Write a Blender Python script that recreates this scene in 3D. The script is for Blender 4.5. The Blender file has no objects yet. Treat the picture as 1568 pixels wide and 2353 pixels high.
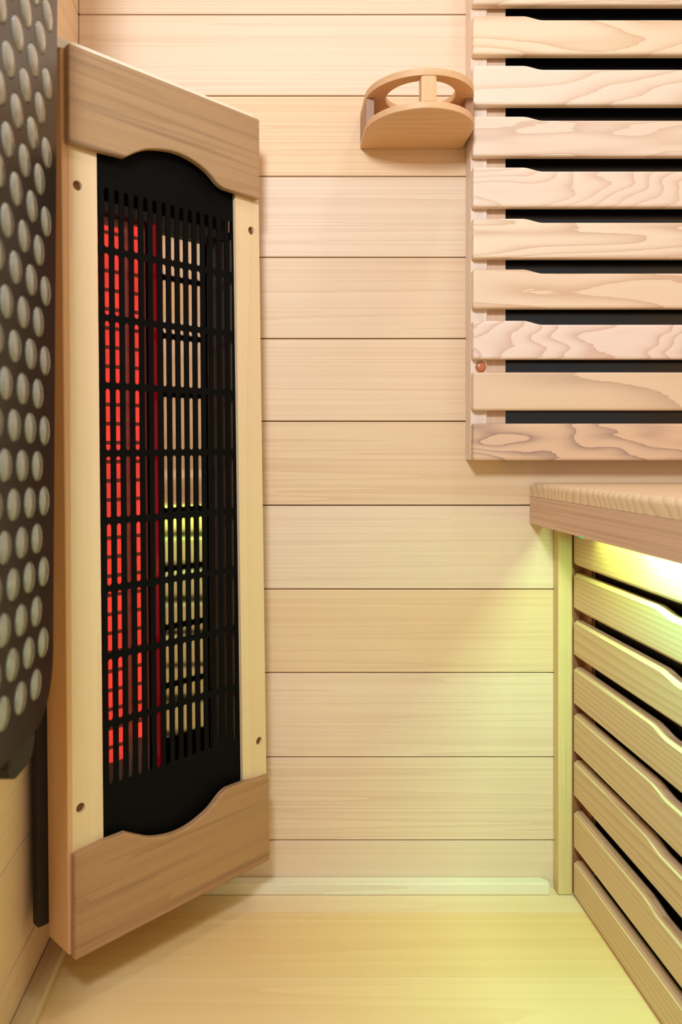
import bpy, bmesh, math, random
from mathutils import Vector, Matrix
from mathutils.geometry import tessellate_polygon

sc = bpy.context.scene
COL = sc.collection
R = math.radians

# ------------------------------------------------------------------ camera, light, exposure
CAM = Vector((0.0, -0.904, 0.517))
cam_data = bpy.data.cameras.new('camera')
cam_data.sensor_fit = 'VERTICAL'
cam_data.sensor_height = 36.0
cam_data.lens = 36.0 * 1740.0 / 2353.0
cam_data.shift_x = (784.0 - 633.0) / 2353.0
cam_data.shift_y = -(1176.5 - 1045.0) / 2353.0
cam_data.clip_start = 0.01
cam_data.dof.use_dof = True
cam_data.dof.focus_distance = 0.86
cam_data.dof.aperture_fstop = 5.2
cam = bpy.data.objects.new('camera', cam_data)
cam.location = CAM
cam.rotation_euler = (R(90), 0, 0)
COL.objects.link(cam)
sc.camera = cam

world = bpy.data.worlds.new('world')
sc.world = world
world.use_nodes = True
bg = world.node_tree.nodes['Background']
bg.inputs[0].default_value = (1.0, 0.955, 0.89, 1)
bg.inputs[1].default_value = 0.56


def area(name, loc, target, sx, sy, power, color, spread=180):
    d = bpy.data.lights.new(name, 'AREA')
    d.shape = 'RECTANGLE'
    d.size = sx
    d.size_y = sy
    d.energy = power
    d.color = color
    d.spread = R(spread)
    o = bpy.data.objects.new(name, d)
    o.location = loc
    o.rotation_euler = (Vector(target) - Vector(loc)).to_track_quat('-Z', 'Y').to_euler()
    COL.objects.link(o)
    return o


area('key_light', (-0.12, -1.14, 1.12), (0.14, 0.0, 0.80), 0.15, 0.15, 9.3, (0.83, 0.96, 1.12))  # key light from upper left behind the camera, set near for falloff
area('ceiling_lamp_light', (0.46, -0.50, 1.84), (0.46, -0.48, 0.0), 0.18, 0.18, 3.0, (0.88, 0.98, 1.10))
# light strip fixed under the bench seat, just behind its fascia
area('bench_yellow_light', (0.3285, -0.150, 0.4490), (0.3285, -0.150, 0.0), 0.008, 0.10, 0.17, (0.60, 1.0, 0.26))
area('bench_green_light', (0.3285, -0.36, 0.4490), (0.3285, -0.36, 0.0), 0.008, 0.32, 1.25, (0.27, 1.0, 0.66))

sc.view_settings.view_transform = 'Standard'
sc.view_settings.look = 'None'
sc.view_settings.exposure = 0.0
sc.view_settings.gamma = 1.0
sc.view_settings.use_curve_mapping = False
sc.cycles.max_bounces = 10


# ------------------------------------------------------------------ helpers: colour and materials
def lin(r, g, b):
    def c(v):
        v /= 255.0
        return v / 12.92 if v <= 0.04045 else ((v + 0.055) / 1.055) ** 2.4
    return (c(r), c(g), c(b), 1.0)


class NT:
    def __init__(self, name):
        self.m = bpy.data.materials.new(name)
        self.m.use_nodes = True
        self.t = self.m.node_tree
        self.b = self.t.nodes['Principled BSDF']

    def n(self, typ, **kw):
        x = self.t.nodes.new(typ)
        for k, v in kw.items():
            setattr(x, k, v)
        return x

    def l(self, a, b):
        self.t.links.new(a, b)

    def math(self, op, a, b=None, c=None):
        x = self.n('ShaderNodeMath', operation=op)
        for i, v in enumerate((a, b, c)):
            if v is None:
                continue
            if isinstance(v, (int, float)):
                x.inputs[i].default_value = v
            else:
                self.l(v, x.inputs[i])
        return x.outputs[0]

    def mix(self, fac, a, b, mode='MIX'):
        x = self.n('ShaderNodeMix', data_type='RGBA', blend_type=mode)
        for s, v in ((x.inputs[0], fac), (x.inputs[6], a), (x.inputs[7], b)):
            if isinstance(v, (int, float)):
                s.default_value = v
            elif isinstance(v, tuple):
                s.default_value = v
            else:
                self.l(v, s)
        return x.outputs[2]


def plain(name, col, rough=0.5, metal=0.0, spec=0.5, coat=0.0, emit=None, estr=0.0):
    w = NT(name)
    w.b.inputs['Base Color'].default_value = col
    w.b.inputs['Roughness'].default_value = rough
    w.b.inputs['Metallic'].default_value = metal
    w.b.inputs['Specular IOR Level'].default_value = spec
    w.b.inputs['Coat Weight'].default_value = coat
    if emit:
        w.b.inputs['Emission Color'].default_value = emit
        w.b.inputs['Emission Strength'].default_value = estr
    # slight surface variation
    tc = w.n('ShaderNodeTexCoord')
    no = w.n('ShaderNodeTexNoise')
    no.inputs['Scale'].default_value = 60
    w.l(tc.outputs['Object'], no.inputs['Vector'])
    w.l(w.math('MULTIPLY_ADD', no.outputs['Fac'], 0.08, max(rough - 0.04, 0.0)), w.b.inputs['Roughness'])
    return w.m


def wood(name, light, dark, axis='X', sa=2.0, scr=40.0, K=5.0, contrast=0.35, power=2.5,
         fibre=0.12, seed=0.0, island=False, rough=0.45, tint=0.0, tint_col=None, jag=0.0, streak=0.0,
         streak_col=None, bump=0.15, spec=0.35, grad=0.0, gradz=0.0, knots=False):
    """grain runs along AXIS; sa / scr are the ring-noise scales along and across (per metre), K the ring count"""
    w = NT(name)
    tc = w.n('ShaderNodeTexCoord')
    geo = w.n('ShaderNodeNewGeometry')

    def coords(a, c):
        mp = w.n('ShaderNodeMapping')
        s = [c, c, c]
        s['XYZ'.index(axis)] = a
        mp.inputs['Scale'].default_value = s
        mp.inputs['Location'].default_value = (seed * 1.37, seed * 2.11, seed * 0.73)
        w.l(tc.outputs['Object'], mp.inputs['Vector'])
        out = mp.outputs[0]
        if island:
            sc_ = w.n('ShaderNodeVectorMath', operation='SCALE')
            sc_.inputs[0].default_value = (31.0, 17.0, 23.0)
            w.l(geo.outputs['Random Per Island'], sc_.inputs['Scale'])
            ad = w.n('ShaderNodeVectorMath', operation='ADD')
            w.l(out, ad.inputs[0])
            w.l(sc_.outputs[0], ad.inputs[1])
            out = ad.outputs[0]
        return out

    def noise(a, c, detail=2.0, rough_=0.5):
        x = w.n('ShaderNodeTexNoise')
        x.inputs['Scale'].default_value = 1.0
        x.inputs['Detail'].default_value = detail
        x.inputs['Roughness'].default_value = rough_
        w.l(coords(a, c), x.inputs['Vector'])
        return x.outputs['Fac']

    n1 = noise(sa, scr, 1.0, 0.4)
    v = n1
    if jag:
        nj = noise(45.0, 500.0, 2.0, 0.6)
        v = w.math('MULTIPLY_ADD', nj, jag, n1)
    if grad or gradz:
        sp = w.n('ShaderNodeSeparateXYZ')
        w.l(tc.outputs['Object'], sp.inputs[0])
        v = w.math('MULTIPLY_ADD', sp.outputs['XYZ'.index(axis)], grad, v)
        v = w.math('MULTIPLY_ADD', sp.outputs['Z'], gradz, v)
    ring = w.math('FRACT', w.math('MULTIPLY', v, K))
    ring = w.math('POWER', ring, power)
    nf = noise(4.0, 900.0, 3.0, 0.65)
    fib = w.math('MULTIPLY_ADD', nf, 2.0 * fibre, 1.0 - fibre)
    nc = noise(1.3, 6.0, 2.0)
    ringf = w.math('MULTIPLY', ring, w.math('MULTIPLY_ADD', nc, contrast * 1.6, contrast * 0.2))
    col = w.mix(ringf, light, dark)
    if tint:
        nt_ = noise(1.5, 14.0, 3.0)
        rr = w.n('ShaderNodeMapRange')
        rr.inputs[1].default_value = 0.35
        rr.inputs[2].default_value = 0.7
        rr.inputs[4].default_value = tint
        w.l(nt_, rr.inputs[0])
        col = w.mix(rr.outputs[0], col, tint_col)
    if streak:
        ns_ = noise(2.2, 130.0, 3.0)
        rr = w.n('ShaderNodeMapRange')
        rr.inputs[1].default_value = 0.54
        rr.inputs[2].default_value = 0.74
        rr.inputs[4].default_value = streak
        w.l(ns_, rr.inputs[0])
        col = w.mix(rr.outputs[0], col, streak_col)
    if island:
        hv = w.n('ShaderNodeHueSaturation')
        hv.inputs['Hue'].default_value = 0.5
        w.l(w.math('MULTIPLY_ADD', geo.outputs['Random Per Island'], 0.08, 0.96), hv.inputs['Value'])
        w.l(w.math('MULTIPLY_ADD', w.math('FRACT', w.math('MULTIPLY', geo.outputs['Random Per Island'], 7.3)), 0.25, 0.88),
            hv.inputs['Saturation'])
        w.l(col, hv.inputs['Color'])
        col = hv.outputs[0]
    if knots:
        mk = w.n('ShaderNodeMapping')
        mk.inputs['Scale'].default_value = (7.0, 0.0, 11.0)
        w.l(tc.outputs['Object'], mk.inputs['Vector'])
        vo = w.n('ShaderNodeTexVoronoi')
        vo.inputs['Scale'].default_value = 1.0
        w.l(mk.outputs[0], vo.inputs['Vector'])
        sx_ = w.n('ShaderNodeSeparateXYZ')
        w.l(vo.outputs['Color'], sx_.inputs[0])
        gate = w.math('GREATER_THAN', sx_.outputs['X'], 0.72)
        near = w.n('ShaderNodeMapRange')
        near.inputs[1].default_value = 0.012
        near.inputs[2].default_value = 0.028
        near.inputs[3].default_value = 0.75
        near.inputs[4].default_value = 0.0
        w.l(vo.outputs['Distance'], near.inputs[0])
        col = w.mix(w.math('MULTIPLY', gate, near.outputs[0]), col, lin(176, 116, 66))
    sh = w.n('ShaderNodeHueSaturation')
    w.l(fib, sh.inputs['Value'])
    w.l(col, sh.inputs['Color'])
    w.l(sh.outputs[0], w.b.inputs['Base Color'])
    w.b.inputs['Roughness'].default_value = rough
    w.b.inputs['Specular IOR Level'].default_value = spec
    if bump:
        bp = w.n('ShaderNodeBump')
        bp.inputs['Strength'].default_value = bump
        bp.inputs['Distance'].default_value = 0.0004
        w.l(nf, bp.inputs['Height'])
        w.l(bp.outputs[0], w.b.inputs['Normal'])
    return w.m


# ------------------------------------------------------------------ helpers: meshes
def new_obj(name, verts, faces, mat, parent=None, world=True, bevel=0.0, seg=2, smooth=False, angle=35):
    off = Vector((0, 0, 0))
    if parent is not None and world:
        p = parent
        while p is not None:
            off += p.location
            p = p.parent
    me = bpy.data.meshes.new(name)
    me.from_pydata([tuple(Vector(v) - off) for v in verts], [], faces)
    bm = bmesh.new()
    bm.from_mesh(me)
    bmesh.ops.remove_doubles(bm, verts=bm.verts, dist=1e-6)
    bmesh.ops.recalc_face_normals(bm, faces=bm.faces)
    bm.to_mesh(me)
    bm.free()
    if mat:
        me.materials.append(mat)
    o = bpy.data.objects.new(name, me)
    COL.objects.link(o)
    if parent is not None:
        o.parent = parent
    if smooth:
        for p in me.polygons:
            p.use_smooth = True
        me.set_sharp_from_angle(angle=R(40))
    if bevel:
        b = o.modifiers.new('bevel', 'BEVEL')
        b.width = bevel
        b.segments = seg
        b.limit_method = 'ANGLE'
        b.angle_limit = R(angle)
        b.harden_normals = False
    return o


class Geo:
    def __init__(self):
        self.v = []
        self.f = []

    def add(self, verts, faces):
        k = len(self.v)
        self.v += [tuple(v) for v in verts]
        self.f += [tuple(i + k for i in f) for f in faces]
        return self

    def box(self, x0, x1, y0, y1, z0, z1):
        v = [(x0, y0, z0), (x1, y0, z0), (x1, y1, z0), (x0, y1, z0),
             (x0, y0, z1), (x1, y0, z1), (x1, y1, z1), (x0, y1, z1)]
        return self.add(v, [(0, 3, 2, 1), (4, 5, 6, 7), (0, 1, 5, 4), (1, 2, 6, 5), (2, 3, 7, 6), (3, 0, 4, 7)])

    def prism(self, outline, t0, t1, plane='XZ', holes=()):
        """outline (a, b) swept from t0 to t1 along the axis the plane leaves out; through-holes allowed"""
        def to3(a, b, t):
            if plane == 'XZ':
                return (a, t, b)
            if plane == 'YZ':
                return (t, a, b)
            return (a, b, t)
        loops = [list(outline)] + [list(h) for h in holes]
        flat = [p for lp in loops for p in lp]
        n = len(flat)
        vs = [to3(a, b, t0) for a, b in flat] + [to3(a, b, t1) for a, b in flat]
        fs = []
        if len(loops) == 1:
            fs.append(tuple(range(n - 1, -1, -1)))
            fs.append(tuple(range(n, 2 * n)))
        else:
            tris = tessellate_polygon([[Vector((a, b, 0)) for a, b in lp] for lp in loops])
            for t in tris:
                fs.append((t[2], t[1], t[0]))
                fs.append((t[0] + n, t[1] + n, t[2] + n))
        k = 0
        for lp in loops:
            m = len(lp)
            for i in range(m):
                a, b = k + i, k + (i + 1) % m
                fs.append((a, b, b + n, a + n))
            k += m
        return self.add(vs, fs)

    def lathe(self, prof, centre, axis='Z', n=24, sign=1):
        """prof: (radius, height) pairs from one end to the other"""
        vs, fs = [], []
        cx, cy, cz = centre
        for r, hh in prof:
            for i in range(n):
                a = 2 * math.pi * i / n
                p, q = r * math.cos(a), r * math.sin(a)
                hh2 = hh * sign
                if axis == 'Z':
                    vs.append((cx + p, cy + q, cz + hh2))
                elif axis == 'Y':
                    vs.append((cx + p, cy + hh2, cz + q))
                else:
                    vs.append((cx + hh2, cy + p, cz + q))
        m = len(prof)
        for j in range(m - 1):
            for i in range(n):
                a, b = j * n + i, j * n + (i + 1) % n
                fs.append((a, b, b + n, a + n))
        fs.append(tuple(range(n - 1, -1, -1)))
        fs.append(tuple(range((m - 1) * n, m * n)))
        return self.add(vs, fs)

    def obj(self, name, mat, parent=None, **kw):
        return new_obj(name, self.v, self.f, mat, parent, **kw)


def circle(cx, cy, r, n=24, a0=0.0, a1=2 * math.pi, closed=True):
    m = n if closed else n + 1
    return [(cx + r * math.cos(a0 + (a1 - a0) * i / n), cy + r * math.sin(a0 + (a1 - a0) * i / n)) for i in range(m)]


def smooth_curve(pts, k=6):
    """Catmull-Rom through the points"""
    out = []
    P = [pts[0]] + list(pts) + [pts[-1]]
    for i in range(1, len(P) - 2):
        p0, p1, p2, p3 = P[i - 1], P[i], P[i + 1], P[i + 2]
        for j in range(k):
            t = j / k
            out.append(tuple(0.5 * ((2 * p1[c]) + (-p0[c] + p2[c]) * t + (2 * p0[c] - 5 * p1[c] + 4 * p2[c] - p3[c]) * t * t
                                    + (-p0[c] + 3 * p1[c] - 3 * p2[c] + p3[c]) * t ** 3) for c in (0, 1)))
    out.append(pts[-1])
    return out


def thing(name, label, cat, loc=(0, 0, 0), rot=(0, 0, 0), group=None):
    o = bpy.data.objects.new(name, None)
    o.empty_display_size = 0.05
    COL.objects.link(o)
    o.location = loc
    o.rotation_euler = rot
    return tag(o, label, cat, group)


def tag(o, label, cat, group=None):
    o['label'] = label
    o['category'] = cat
    if group:
        o['group'] = group
    return o


def struct(o):
    o['kind'] = 'structure'
    return o


# ------------------------------------------------------------------ woods
W_WALL = wood('wall_hemlock', lin(239, 208, 172), lin(206, 160, 116), 'X', 0.6, 60, 8, 0.36, 2.0, 0.08, 3.0, True,
              0.5, 0.35, lin(230, 198, 158), knots=True)
W_WALL_Y = wood('side_wall_hemlock', lin(236, 204, 164), lin(212, 166, 120), 'Y', 0.7, 42, 7, 0.28, 2.0, 0.05, 9.0, True,
                0.5, 0.35, lin(230, 190, 144))
W_FLOOR = wood('floor_boards', lin(244, 212, 162), lin(220, 178, 122), 'X', 0.8, 22, 5, 0.25, 2.0, 0.05, 5.0, True,
               0.45, 0.3, lin(232, 190, 134))
W_GAP = plain('seam_backing_wood', lin(178, 112, 72), 0.8)  # brown backing board that shows in the plank seams
W_TRIM = wood('pale_trim', lin(244, 232, 202), lin(222, 200, 156), 'X', 1.0, 60, 4, 0.35, 2.0, 0.05, 2.0)
W_TRIM_Y = wood('pale_trim_side', lin(226, 200, 158), lin(206, 176, 132), 'Y', 1.0, 60, 4, 0.35, 2.0, 0.05, 4.0)
W_STILE = wood('heater_frame_wood', lin(236, 206, 160), lin(218, 180, 130), 'Z', 1.0, 50, 4, 0.25, 2.0, 0.05, 7.0)
W_SIDE = wood('heater_side_wood', lin(228, 180, 130), lin(208, 156, 108), 'Z', 1.0, 60, 3, 0.25, 2.0, 0.05, 8.0)
W_BOARD_T = wood('upper_dark_board', lin(180, 144, 104), lin(150, 114, 78), 'X', 1.6, 55, 5, 0.35, 1.5, 0.08, 1.0, False,
                 0.5, 0.3, lin(176, 134, 92), 0.0, 0.75, lin(126, 100, 78))
W_BOARD_B = wood('lower_dark_board', lin(182, 138, 96), lin(152, 108, 70), 'X', 1.6, 55, 5, 0.35, 1.5, 0.08, 4.4, False,
                 0.5, 0.3, lin(168, 122, 80), 0.0, 0.7, lin(122, 90, 64))
W_FRAME = wood('backrest_frame_wood', lin(242, 222, 200), lin(224, 190, 160), 'Z', 1.0, 150, 5, 0.45, 2.0, 0.05, 3.3)
W_FRAME2 = wood('backrest_inner_wood', lin(234, 198, 164), lin(214, 170, 130), 'Z', 1.0, 70, 4, 0.3, 2.0, 0.05, 5.3)
W_CUP = wood('cup_holder_wood', lin(226, 182, 134), lin(196, 146, 98), 'X', 1.5, 60, 5, 0.4, 2.0, 0.06, 6.1)
W_CUPEND = wood('cup_end_grain_in_shade', lin(176, 134, 104), lin(128, 90, 66), 'Z', 60, 500, 4, 0.5, 1.5, 0.2, 6.4)  # end grain, with the shade on the blocks darkened into its colour
W_SEAT = wood('bench_seat_wood', lin(242, 214, 172), lin(178, 118, 76), 'Y', 8, 26, 7, 0.45, 3.0, 0.05, 2.7, jag=0.03, grad=10.0)
W_FASCIA = wood('bench_fascia_wood', lin(228, 190, 158), lin(184, 136, 106), 'Y', 0.8, 170, 6, 0.5, 2.5, 0.06, 3.9)
W_POST = wood('bench_post_wood', lin(226, 200, 140), lin(200, 166, 106), 'Z', 0.8, 170, 4, 0.4, 2.0, 0.05, 4.9)
W_BSTILE = wood('bench_inner_wood', lin(188, 132, 88), lin(150, 98, 60), 'Z', 1, 60, 4, 0.3, 2.0, 0.05, 1.9)


def slat_wood(i, light, dark, sa, scr, K, con, axis='X', jag=0.03, power=3.0, grad=0.0, gradz=0.0):
    return wood('slat_wood', light, dark, axis, sa, scr, K, con, power, 0.045, 11.3 + i * 3.17, False, 0.45,
                0.25, lin(234, 204, 174), jag, grad=grad, gradz=gradz)


M_BLACK = plain('black_metal', lin(7, 7, 7), 0.6, 0.0, 0.08)
M_FILM = plain('black_heating_film', lin(13, 12, 12), 0.16, 0.0, 0.65)
M_MIRROR = plain('polished_reflector', (0.80, 0.77, 0.74, 1), 0.06, 1.0)
M_HOLE = plain('screw_head', lin(120, 70, 30), 0.6)
M_COPPER = plain('copper_plug', lin(196, 112, 66), 0.25, 0.0, 0.6, 0.6)
M_PANEL = plain('brown_lamp_housing', lin(30, 18, 12), 0.30, 0.0, 0.4)
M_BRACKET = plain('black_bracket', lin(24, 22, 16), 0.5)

# ------------------------------------------------------------------ the setting
# back wall: tongue-and-groove boards along X, seams measured from the floor up
seams = [-0.0400, 0.0567, 0.1559, 0.2567, 0.3565, 0.4567, 0.5570, 0.6557, 0.7528, 0.8495, 0.9456, 1.0427]
while seams[-1] < 1.85:
    seams.append(seams[-1] + 0.0968)
g = Geo()
for z0, z1 in zip(seams[:-1], seams[1:]):
    z0c = max(z0, -0.012)
    g.box(-0.235, 0.93, 0.0, 0.012, z0c + 0.0006, z1 - 0.0006)
wb = struct(g.obj('wall_back', W_WALL, bevel=0.0009, seg=2))
g = Geo().box(-0.26, 0.95, 0.0122, 0.03, -0.012, 1.93)
back = g.obj('backing', W_GAP, wb)

# left wall: the same boards running towards the camera
g = Geo()
for z0, z1 in zip(seams[:-1], seams[1:]):
    g.box(-0.247, -0.235, -1.05, 0.0, max(z0, -0.012) + 0.0006, z1 - 0.0006)
wl = struct(g.obj('wall_left', W_WALL_Y, bevel=0.0009, seg=2))
Geo().box(-0.262, -0.2472, -1.05, 0.012, -0.012, 1.93).obj('backing', W_GAP, wl)

g = Geo()
for z0, z1 in zip(seams[:-1], seams[1:]):
    g.box(0.93, 0.942, -1.05, 0.0, max(z0, -0.012) + 0.0006, z1 - 0.0006)
wr = struct(g.obj('wall_right', W_WALL_Y, bevel=0.0009, seg=2))
Geo().box(0.9422, 0.957, -1.05, 0.012, -0.012, 1.93).obj('backing', W_GAP, wr)

# floor boards along X
g = Geo()
ys = [0.0, -0.049, -0.154, -0.259]
while ys[-1] > -1.9:
    ys.append(ys[-1] - 0.105)
for y1, y0 in zip(ys[:-1], ys[1:]):
    g.box(-0.235, 0.93, y0 + 0.00015, y1 - 0.00015, -0.012, 0.0)
fl = struct(g.obj('floor', W_FLOOR))
Geo().box(-0.262, 0.957, -1.9, 0.012, -0.03, -0.0122).obj('backing', W_GAP, fl)

g = Geo()
for i in range(11):
    g.box(-0.235, 0.93, -0.1 * (i + 1) + 0.0005, -0.1 * i - 0.0005, 1.90, 1.912)
struct(g.obj('ceiling', W_WALL, bevel=0.0009))

# pale baseboards
g = Geo()
xe = 0.3222
g.prism([(-0.235, -0.0005), (xe - 0.007, -0.0005), (xe, -0.007), (xe, -0.0158), (-0.235, -0.0158)], 0.0003, 0.0135, 'XY')
struct(g.obj('baseboard_back', W_TRIM, bevel=0.0012))
g = Geo().box(-0.2345, -0.2155, -1.05, -0.0162, 0.0003, 0.014)
struct(g.obj('baseboard_left', W_TRIM_Y, bevel=0.0012))

# ------------------------------------------------------------------ corner heater
H = thing('corner_heater', 'tall wooden corner heater with black slotted grille and red glow, standing in left corner',
          'heater', (-0.183, -0.2232, 0.062), (0, R(-0.6), math.atan2(0.6919, 0.72199)))
HW = dict(world=False)
REC = 0.008      # the stiles lie this far behind the two dark boards


def stile(pts, holes):
    g = Geo()
    hh = [circle(a, b, 0.0046, 24) for a, b in holes]
    g.prism(pts, REC, REC + 0.0041, 'XZ', hh)
    s = g.obj('stile', W_STILE, H, **HW)
    for a, b in holes:
        Geo().lathe([(0.0044, 0.0), (0.0044, 0.0010)], (a, REC + 0.0031, b), 'Y', 20).obj('screw', M_HOLE, s, **HW)
    return s


stile([(0.0060, 0.088), (0.0380, 0.088), (0.0375, 0.745), (0.0085, 0.745)], [(0.0173, 0.7015), (0.0147, 0.1303)])
stile([(0.2128, 0.092), (0.2480, 0.092), (0.2428, 0.742), (0.2082, 0.742)], [(0.2316, 0.7017), (0.2375, 0.1311)])

top = [(0.0048, 0.7357), (0.0328, 0.7357), (0.0640, 0.7372)]
top += smooth_curve([(0.0640, 0.7372), (0.0790, 0.7468), (0.0945, 0.7533), (0.1207, 0.7580), (0.1440, 0.7560),
                     (0.1640, 0.7490), (0.1790, 0.7390), (0.1880, 0.7362)])[1:]
top += [(0.2377, 0.7357), (0.2381, 0.8245), (0.0052, 0.8245)]
Geo().prism(top, 0.0, REC, 'XZ').obj('top_board', W_BOARD_T, H, bevel=0.0018, seg=3, angle=50, **HW)
bot = [(0.0042, 0.0930), (0.0329, 0.0952), (0.0585, 0.0946)]
bot += smooth_curve([(0.0585, 0.0946), (0.0725, 0.0868), (0.0900, 0.0786), (0.1135, 0.0736), (0.1354, 0.0748),
                     (0.1582, 0.0820), (0.1760, 0.0935), (0.1850, 0.0968)])[1:]
bot += [(0.2098, 0.0962), (0.2447, 0.0905), (0.2453, -0.0028), (0.0030, -0.0021)]
Geo().prism(bot, 0.0, REC, 'XZ').obj('bottom_board', W_BOARD_B, H, bevel=0.0018, seg=3, angle=50, **HW)

# box behind the boards
DB = 0.047
Geo().box(0.0015, 0.0095, REC + 0.0002, DB, 0.0, 0.8215).obj('side_panel', W_SIDE, H, bevel=0.0012, **HW)
Geo().box(0.232, 0.240, REC + 0.0045, DB, 0.0, 0.8215).obj('side_panel', W_SIDE, H, bevel=0.0012, **HW)
Geo().prism([(-0.0600, REC + 0.0005), (0.236, REC + 0.0005), (0.232, DB), (0.126, 0.150), (0.0690, 0.1440)], 0.8218, 0.8318, 'XY'
            ).obj('top_panel', W_TRIM, H, bevel=0.0006, **HW)
Geo().prism([(0.0097, REC + 0.0005), (0.236, REC + 0.0005), (0.232, DB), (0.126, 0.150), (0.0097, DB)], 0.001, 0.010, 'XY'
            ).obj('bottom_panel', W_SIDE, H, bevel=0.0008, **HW)

# slotted grille: one plate, nine rows of round-ended slots
g = Geo()
U0, UP, NC = 0.0393, 0.01102, 16
bars = [0.6493 - 0.0645 * k for k in range(8)]
edges_v = [0.7085] + bars + [0.1395]
GT0, GT1 = 0.0125, 0.0140
ul, ur = 0.0345, 0.2145


def stadium(cu, v0, v1, r, n=7):
    pts = [(cu + r * math.cos(math.pi * i / n), v1 - r + r * math.sin(math.pi * i / n)) for i in range(n + 1)]
    pts += [(cu + r * math.cos(math.pi + math.pi * i / n), v0 + r + r * math.sin(math.pi + math.pi * i / n)) for i in range(n + 1)]
    return pts


def quad_cell(g, a0, a1, b0, b1, hole):
    """a flat rectangular cell with one hole, front and back skins and the walls of the hole"""
    loops = [[(a0, b0), (a1, b0), (a1, b1), (a0, b1)]]
    if hole:
        loops.append(hole)
    flat = [p for lp in loops for p in lp]
    n = len(flat)
    vs = [(a, GT0, b) for a, b in flat] + [(a, GT1, b) for a, b in flat]
    fs = []
    for t in tessellate_polygon([[Vector((a, b, 0)) for a, b in lp] for lp in loops]):
        fs.append((t[0], t[1], t[2]))
        fs.append((t[2] + n, t[1] + n, t[0] + n))
    if hole:
        m = len(hole)
        for i in range(m):
            a, b = 4 + i, 4 + (i + 1) % m
            fs.append((a, b, b + n, a + n))
    g.add(vs, fs)


cell_u = [ul] + [U0 + UP * (k + 0.5) for k in range(NC - 1)] + [ur]
for r_ in range(9):
    vt, vb = edges_v[r_], edges_v[r_ + 1]
    for k in range(NC):
        cu = U0 + UP * k
        t_ = vt - (0.0028 if r_ else 0.0)
        b_ = vb + (0.0028 if r_ < 8 else 0.0)
        quad_cell(g, cell_u[k], cell_u[k + 1], vb, vt, stadium(cu, b_, t_, 0.00265))
for k in range(NC):
    quad_cell(g, cell_u[k], cell_u[k + 1], edges_v[0], 0.775, None)
    quad_cell(g, cell_u[k], cell_u[k + 1], 0.060, edges_v[-1], None)
g.obj('grille', M_BLACK, H, **HW)


# red reflections of the tube, built as added glowing strips with dark bands
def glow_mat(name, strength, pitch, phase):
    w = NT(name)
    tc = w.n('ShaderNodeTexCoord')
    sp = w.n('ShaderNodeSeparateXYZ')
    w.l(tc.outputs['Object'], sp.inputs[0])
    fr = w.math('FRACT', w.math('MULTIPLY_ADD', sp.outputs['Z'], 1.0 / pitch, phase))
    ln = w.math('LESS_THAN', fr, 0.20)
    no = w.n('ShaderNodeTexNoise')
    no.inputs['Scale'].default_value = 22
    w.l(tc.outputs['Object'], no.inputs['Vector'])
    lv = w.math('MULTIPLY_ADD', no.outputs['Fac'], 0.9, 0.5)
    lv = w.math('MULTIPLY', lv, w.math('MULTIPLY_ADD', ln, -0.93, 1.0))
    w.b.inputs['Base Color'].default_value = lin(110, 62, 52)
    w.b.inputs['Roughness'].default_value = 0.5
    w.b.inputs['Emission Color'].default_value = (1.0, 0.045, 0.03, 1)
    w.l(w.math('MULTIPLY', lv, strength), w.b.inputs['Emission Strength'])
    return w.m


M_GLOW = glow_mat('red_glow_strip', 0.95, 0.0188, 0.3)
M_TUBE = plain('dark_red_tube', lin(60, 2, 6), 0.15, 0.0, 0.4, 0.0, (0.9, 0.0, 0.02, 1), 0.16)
EW = 0.034
Geo().box(0.0560, 0.0835, EW, EW + 0.004, 0.150, 0.680).obj('reflection_strip', M_GLOW, H, bevel=0.0008, **HW)
Geo().box(0.0905, 0.1045, EW - 0.002, EW + 0.002, 0.165, 0.685).obj('reflection_strip', M_GLOW, H, bevel=0.0008, **HW)
Geo().lathe([(0.001, 0.128), (0.0042, 0.131), (0.0042, 0.688), (0.0015, 0.692)], (0.1150, 0.030, 0.0), 'Z', 20
            ).obj('heating_tube', M_TUBE, H, smooth=True, **HW)

# shallow polished reflector behind the tube, dull plate added behind the strips against red mirroring, brown side cheeks
Geo().box(0.0310, 0.1120, 0.0392, 0.0405, 0.105, 0.690).obj('dull_backing', plain('dull_backing_finish', lin(150, 112, 100), 0.6), H, **HW)


def reflector_curve():
    """profile (u, w) of the shallow concave trough: a parabola 0.0850 wide"""
    n = 42
    return [(0.1145 + 0.085 * i / n, 0.0412 + -0.0268 * (0.0415 - 0.085 * i / n) + -0.6523 * (0.0415 - 0.085 * i / n) ** 2)
            for i in range(n + 1)]


rc = reflector_curve()
RP = [(a, b, z) for z in (0.105, 0.690) for a, b in rc] + [(a, b + 0.0012, z) for z in (0.105, 0.690) for a, b in rc]
m = len(rc)
fs = []
for i in range(m - 1):
    fs += [(i, i + 1, i + 1 + m, i + m), (2 * m + i + 1, 2 * m + i, 3 * m + i, 3 * m + i + 1)]
    for o_ in (0, m):
        fs.append((o_ + i, o_ + i + 1, 2 * m + o_ + i + 1, 2 * m + o_ + i))
fs += [(0, m, 3 * m, 2 * m), (m - 1, 2 * m - 1, 4 * m - 1, 3 * m - 1)]
Geo().add(RP, fs).obj('reflector', M_MIRROR, H, smooth=True, **HW)
M_CHEEK = plain('brown_cheek', lin(84, 62, 38), 0.5)
Geo().prism([(0.2010, 0.0420), (0.2135, 0.0180), (0.2150, 0.0180), (0.2030, 0.0425)], 0.105, 0.690, 'XY').obj('reflector_cheek', M_CHEEK, H, **HW)
Geo().prism([(0.0300, 0.0420), (0.0285, 0.0180), (0.0270, 0.0180), (0.0280, 0.0425)], 0.105, 0.690, 'XY').obj('reflector_cheek', M_CHEEK, H, **HW)
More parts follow.
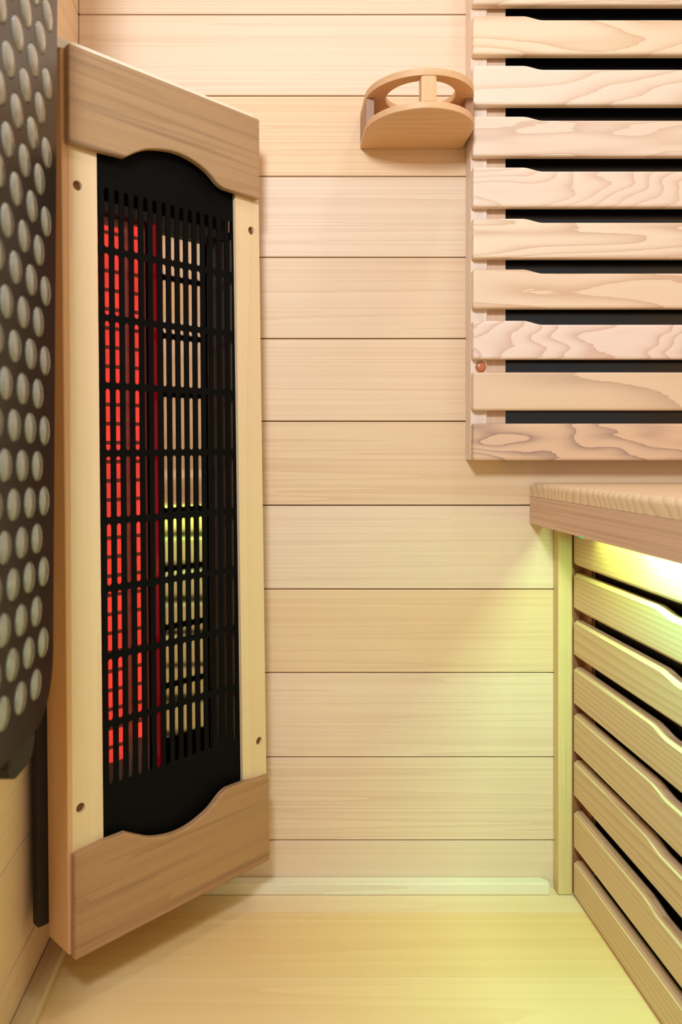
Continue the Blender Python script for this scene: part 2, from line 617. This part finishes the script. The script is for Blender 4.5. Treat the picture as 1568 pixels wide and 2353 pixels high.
M_CAP = plain('reflector_end', lin(46, 34, 26), 0.5)
Geo().prism([(0.012, 0.0255), (0.230, 0.0255), (0.226, 0.052), (0.014, 0.052)], 0.6905, 0.7000, 'XY').obj('reflector_cap', M_CAP, H, **HW)
Geo().prism([(0.012, 0.0255), (0.230, 0.0255), (0.226, 0.052), (0.014, 0.052)], 0.095, 0.1045, 'XY').obj('reflector_cap', M_CAP, H, **HW)
Geo().prism([(-0.0085, 0.0473), (0.0090, 0.0473), (0.0095, 0.0530), (0.2300, 0.0530), (0.2320, 0.0580), (-0.0085, 0.0580)], 0.012, 0.8080, 'XY').obj('gap_shade_box', M_BRACKET, H, **HW)  # black box added to darken the shaded gap beside the left wall

# ------------------------------------------------------------------ red light panel with glass lenses, on the left wall
PY, PZ = -0.309, 0.315
P = thing('light_therapy_panel', 'dark brown light panel with rows of round clear lenses, hanging on left wall', 'light panel',
          (-0.175, PY, PZ), (R(-1.3), 0, 0))
rad = 0.045
hgt, wid = 0.80, 0.33
outl = []
for cy_, cz_, a0 in ((-rad, rad, -90), (-rad, hgt - rad, 0), (-wid + rad, hgt - rad, 90), (-wid + rad, rad, 180)):
    outl += [(cy_ + rad * math.cos(R(a0 + 90 * i / 12)), cz_ + rad * math.sin(R(a0 + 90 * i / 12))) for i in range(13)]
LR = 0.0114
cents = []
for c in range(7):
    d_ = 0.026 + 0.0166 * c
    zz = 0.0601 if c % 2 == 0 else 0.0332
    while zz < 0.62:
        cents.append((-d_, zz))
        zz += 0.0532
Geo().prism(outl, -0.012, 0.0, 'YZ', [circle(a, b, LR + 0.0004, 28) for a, b in cents]).obj(
    'front_plate', M_PANEL, P, **HW)
inner = [(min(max(a, -wid + 0.006), -0.006), min(max(b, 0.006), hgt - 0.006)) for a, b in outl]
Geo().prism(inner, -0.044, -0.0122, 'YZ').obj('housing', M_BRACKET, P, bevel=0.002, angle=70, **HW)
Geo().prism([(-0.060, 0.05), (-0.060, -0.022), (-0.056, -0.030), (-0.046, -0.034), (-0.018, -0.034), (-0.009, -0.030), (-0.003, -0.020), (-0.002, 0.05)],
            -0.0438, -0.0125, 'YZ').obj('bracket', M_BRACKET, P, bevel=0.002, **HW)

wl_ = NT('clear_lens')
wl_.b.inputs['Base Color'].default_value = lin(150, 152, 138)
wl_.b.inputs['Roughness'].default_value = 0.12
wl_.b.inputs['Specular IOR Level'].default_value = 0.7
wl_.b.inputs['Coat Weight'].default_value = 0.6
wl_.b.inputs['Transmission Weight'].default_value = 0.1
fr_ = wl_.n('ShaderNodeTexNoise')
fr_.inputs['Scale'].default_value = 90
tcl = wl_.n('ShaderNodeTexCoord')
wl_.l(tcl.outputs['Object'], fr_.inputs['Vector'])
wl_.l(wl_.mix(fr_.outputs['Fac'], lin(118, 118, 104), lin(168, 170, 156)), wl_.b.inputs['Base Color'])
M_LENS = wl_.m
lens_me = None
for a, b in cents:
    if lens_me is None:
        prof_l = [(LR, -0.009), (LR, -0.0005), (LR * 0.97, 0.0002), (LR * 0.88, 0.0009), (LR * 0.7, 0.0015),
                  (LR * 0.5, 0.0019), (LR * 0.3, 0.0022), (LR * 0.05, 0.0023)]
        lo = Geo().lathe(prof_l, (0, 0, 0), 'X', 28).obj('lens', M_LENS, P, smooth=True, **HW)
        lens_me = lo.data
    else:
        lo = bpy.data.objects.new('lens', lens_me)
        COL.objects.link(lo)
        lo.parent = P
    lo.location = (0.0, a, b)

# ------------------------------------------------------------------ cup holder on the back wall
CX, CZ = 0.1622, 0.882
cup = thing('cup_holder', 'small D-shaped wooden cup holder fixed to the back wall beside the backrest', 'cup holder', (CX, 0.0, CZ))
CR, CST = 0.0608, 0.0462
NO = dict(world=False)


def d_outline(r, depth0=0.0004, n=40):
    return [(r, -depth0)] + [(r * math.cos(t), -CST - r * math.sin(t)) for t in
                             [math.pi * i / n for i in range(n + 1)]] + [(-r, -depth0)]


Geo().prism(d_outline(CR), 0.0, 0.0075, 'XY').obj('base_shelf', W_CUP, cup, bevel=0.0008, angle=60, **NO)
Geo().prism(d_outline(CR), 0.0350, 0.0425, 'XY', [circle(0.0003, -0.0555, 0.0386, 48)]).obj(
    'top_ring', W_CUP, cup, bevel=0.0008, angle=60, **NO)
for s in (-1, 1):
    pts = [(s * CR, -0.0006), (s * CR, -CST), (s * CR * 0.992, -0.0545), (s * (CR - 0.0095), -0.0555), (s * (CR - 0.0095), -0.0006)]
    Geo().prism(pts, 0.0076, 0.0349, 'XY').obj('side_block', W_CUPEND, cup, bevel=0.0004, **NO)
pp = [(-0.0094, -0.0985), (-0.0080, -0.1050), (-0.004, -0.1063), (0.004, -0.1063), (0.0080, -0.1050), (0.0094, -0.0985), (0.007, -0.0945), (-0.007, -0.0945)]
Geo().prism(pp, 0.0076, 0.0349, 'XY').obj('front_post', wood('cup_post_wood', lin(232, 186, 134), lin(206, 152, 100), 'Z', 1.5, 90, 5,
            0.4, 2.0, 0.06, 8.1), cup, bevel=0.0006, **NO)

# ------------------------------------------------------------------ slatted backrest on the back wall
BX0, BX1 = 0.227, 0.80
back = thing('backrest', 'wooden slatted backrest with black heating film behind, on back wall above bench', 'backrest', (BX0, 0.0, 0.511))
Geo().box(BX0, 0.2462, -0.0245, -0.0004, 0.511, 1.206).obj('frame_stile', W_FRAME, back, bevel=0.001)
Geo().box(0.2464, 0.2690, -0.0205, -0.0004, 0.511, 1.206).obj('inner_stile', W_FRAME2, back, bevel=0.0008)
Geo().box(0.2692, BX1 - 0.042, -0.0125, -0.0006, 0.5105, 1.206).obj('heating_panel', M_FILM, back)
Geo().box(BX1 - 0.0418, BX1 - 0.0194, -0.0205, -0.0004, 0.511, 1.206).obj('inner_stile', W_FRAME2, back, bevel=0.0008)
Geo().box(BX1 - 0.0192, BX1, -0.0245, -0.0004, 0.511, 1.206).obj('frame_stile', W_FRAME, back, bevel=0.001)
Geo().lathe([(0.0062, 0.0), (0.0062, 0.001), (0.0055, 0.0024), (0.0035, 0.0033), (0.0008, 0.0036)], (0.2386, -0.0246, 0.6188), 'Y', 24, -1
            ).obj('screw_cap', M_COPPER, back, smooth=True)


def wave_top(x0, x1, z, drop, a, b, mirror_a=None, mirror_b=None, k=10):
    """top edge from x0 to x1: high end, eased step down between a and b, low middle"""
    pts = [(x0, z)]
    for i in range(k + 1):
        t = i / k
        s = t * t * (3 - 2 * t)
        pts.append((a + (b - a) * t, z - drop * s))
    if mirror_a is not None:
        for i in range(k + 1):
            t = i / k
            s = t * t * (3 - 2 * t)
            pts.append((mirror_a + (mirror_b - mirror_a) * t, z - drop * (1 - s)))
    else:
        pts.append((x1, z - drop))
        return pts
    pts.append((x1, z))
    return pts


FY = -0.0365
dF = 0.904 + FY
px = lambda y: 0.517 - (y - 1045.0) * dF / 1740.0          # height on the slats' front plane
slat_rows = [(-82, 9, 1), (35, 124, 1), (149, 240, 1), (266, 358, 1), (383, 475, 1), (501, 593, 1), (618, 708, 1), (736, 825, 1),
             (855, 943, 0), (973, 1058, 0)]
L0, D0 = lin(238, 216, 188), lin(196, 156, 122)
slat_look = [
    (L0, D0, 4, 26, 6, 0.65), (lin(238, 214, 180), lin(206, 162, 118), 5, 24, 6, 0.72), (lin(240, 220, 196), lin(206, 170, 136), 5, 20, 6, 0.65),
    (lin(236, 212, 186), lin(200, 160, 134), 6, 40, 5, 0.59), (lin(240, 216, 192), lin(214, 176, 146), 7, 26, 8, 0.72),
    (lin(240, 216, 186), lin(200, 156, 120), 3, 36, 7, 0.65), (lin(236, 208, 174), lin(198, 152, 112), 5, 22, 5, 0.78),
    (lin(240, 216, 196), lin(206, 162, 136), 7, 30, 8, 0.78), (lin(230, 200, 162), lin(166, 128, 100), 4, 16, 5, 0.78),
    (lin(224, 186, 150), lin(140, 108, 96), 8, 30, 7, 0.95)]
slat_slope = [(1, 0), (1.0, 1), (0.8, -5), (0, 0), (3.2, -4.0), (0.8, -5), (0.6, 0), (3.2, 0.5), (1.0, 0), (1.6, 7)]
for i, (yt, yb, wv) in enumerate(slat_rows + [(-199, -108, 1), (-316, -225, 1)]):
    zt, zb = px(yt), px(yb)
    x0, x1 = BX0 - 0.0003, BX1 + 0.0003
    if wv:
        rt = wave_top(x0, x1, zt, 0.0046, 0.284, 0.308, x1 - 0.081, x1 - 0.057)
    else:
        rt = [(x0, zt), (x1, zt)]
    g = Geo().prism(rt + [(x1, zb), (x0, zb)], FY, -0.0247, 'XZ')
    lo, dk, sa, scr, K, con = slat_look[i % 10]
    gx, gz = slat_slope[i % 10]
    g.obj('slat', slat_wood(i, lo, dk, sa, scr, K, con, grad=gx, gradz=gz), back, bevel=0.0028, seg=2, angle=40)

# ------------------------------------------------------------------ bench seat
SX = 0.3035
bench = thing('bench', 'wooden bench seat with deep front rail, along right side below the backrest', 'bench', (SX, 0.0, 0.435))
YF = -1.0
widths = [SX, 0.414, 0.525, 0.636, 0.747, 0.858]
for k in range(5):
    a_, b_ = widths[k] + (0.0 if k == 0 else 0.0006), widths[k + 1] - 0.0006
    r_ = 0.0065 if k == 0 else 0.001
    sec = [(a_, 0.4676)] + [(a_ + r_ - r_ * math.cos(R(15 * i)), 0.4835 - r_ + r_ * math.sin(R(15 * i))) for i in range(7)]
    sec += [(b_ - 0.001, 0.4835), (b_, 0.4825), (b_, 0.4676)]
    Geo().prism(sec, YF, -0.001, 'XZ').obj('seat_board', W_SEAT, bench, bevel=0.0004)
Geo().box(SX, SX + 0.018, YF, -0.001, 0.435, 0.4674).obj('front_rail', W_FASCIA, bench, bevel=0.0007)

# ------------------------------------------------------------------ slatted bench front
FX = 0.349
front = thing('bench_front_panel', 'slatted wooden bench front below the seat, from floor to rail, with dark gaps', 'bench panel', (FX, 0.0, 0.0))
Geo().box(0.332, FX - 0.0002, -0.0158, -0.0006, 0.0006, 0.4672).obj('corner_post', W_POST, front, bevel=0.0012)
Geo().box(FX + 0.0005, 0.366, -0.010, -0.0006, 0.0006, 0.4672).obj('inner_stile', W_BSTILE, front)
Geo().box(FX + 0.0135, 0.366, -0.036, -0.0102, 0.0006, 0.4672).obj('inner_stile', W_BSTILE, front, bevel=0.0006)
Geo().box(FX + 0.0175, 0.3665, -1.0, -0.0362, 0.0006, 0.4672).obj('heating_panel', M_FILM, front)
b_rows = [(0.4670, 0.3879, None), (0.3787, 0.3358, 0.204), (0.3236, 0.2812, 0.214), (0.2690, 0.2241, 0.198), (0.2149, 0.1684, 0.196),
          (0.1603, 0.1164, 0.186), (0.1011, 0.0562, 0.182), (0.0429, 0.0012, None)]
for i, (zt, zb, dip) in enumerate(b_rows):
    y0, y1 = -0.0162, -1.0
    if dip:
        rt = wave_top(y0, y1, zt, 0.0050, -dip, -dip - 0.034, -0.84, -0.874)
    else:
        rt = [(y0, zt), (y1, zt)]
    g = Geo().prism(rt + [(y1, zb), (y0, zb)], FX, FX + 0.0130, 'YZ')
    mt = slat_wood(20 + i, lin(224, 194, 148), lin(176, 130, 82), 1.0, 26, 7, 0.5, 'Y', 0.0, 2.2, gradz=22.0)
    g.obj('slat', mt, front, bevel=0.0034, seg=1, angle=40)

# ------------------------------------------------------------------ lamps under the bench
strip = thing('light_strip', 'yellow-green glowing light strip under the bench seat just behind its front rail', 'light', (0.3285, -0.30, 0.450))
w = NT('lit_diffuser')
w.b.inputs['Base Color'].default_value = (0.8, 0.8, 0.7, 1)
w.b.inputs['Emission Color'].default_value = (0.9, 1.0, 0.3, 1)
w.b.inputs['Emission Strength'].default_value = 3.0
Geo().box(0.3245, 0.3325, -0.53, -0.10, 0.4500, 0.4550).obj('diffuser', w.m, strip)
Geo().box(0.3217, 0.3335, -0.53, -0.10, 0.4552, 0.4672).obj('channel', plain('strip_channel', lin(210, 210, 205), 0.4), strip)
puck = thing('puck_lamp', 'tiny round teal-rimmed lamp peeking below the bench rail near the corner post', 'lamp', (0.3360, -0.082, 0.4265))
Geo().lathe([(0.0066, 0.0), (0.0078, 0.0008), (0.0078, 0.0400)], (0, 0, 0), 'Z', 24).obj('housing', plain('teal_rim', lin(20, 150, 130), 0.3), puck, **NO)
Geo().lathe([(0.0052, 0.0), (0.0056, 0.0006)], (0, 0, -0.0008), 'Z', 24).obj('lens', plain('orange_lens', lin(240, 140, 90), 0.3), puck, **NO)

# ceiling lamp of the cabin, above the frame
cl = thing('ceiling_lamp', 'square frosted lamp set in the cabin ceiling above the bench', 'lamp', (0.46, -0.50, 1.90))
Geo().box(-0.105, 0.105, -0.105, 0.105, -0.030, -0.0005).obj('lamp_base', W_STILE, cl, bevel=0.003, **NO)
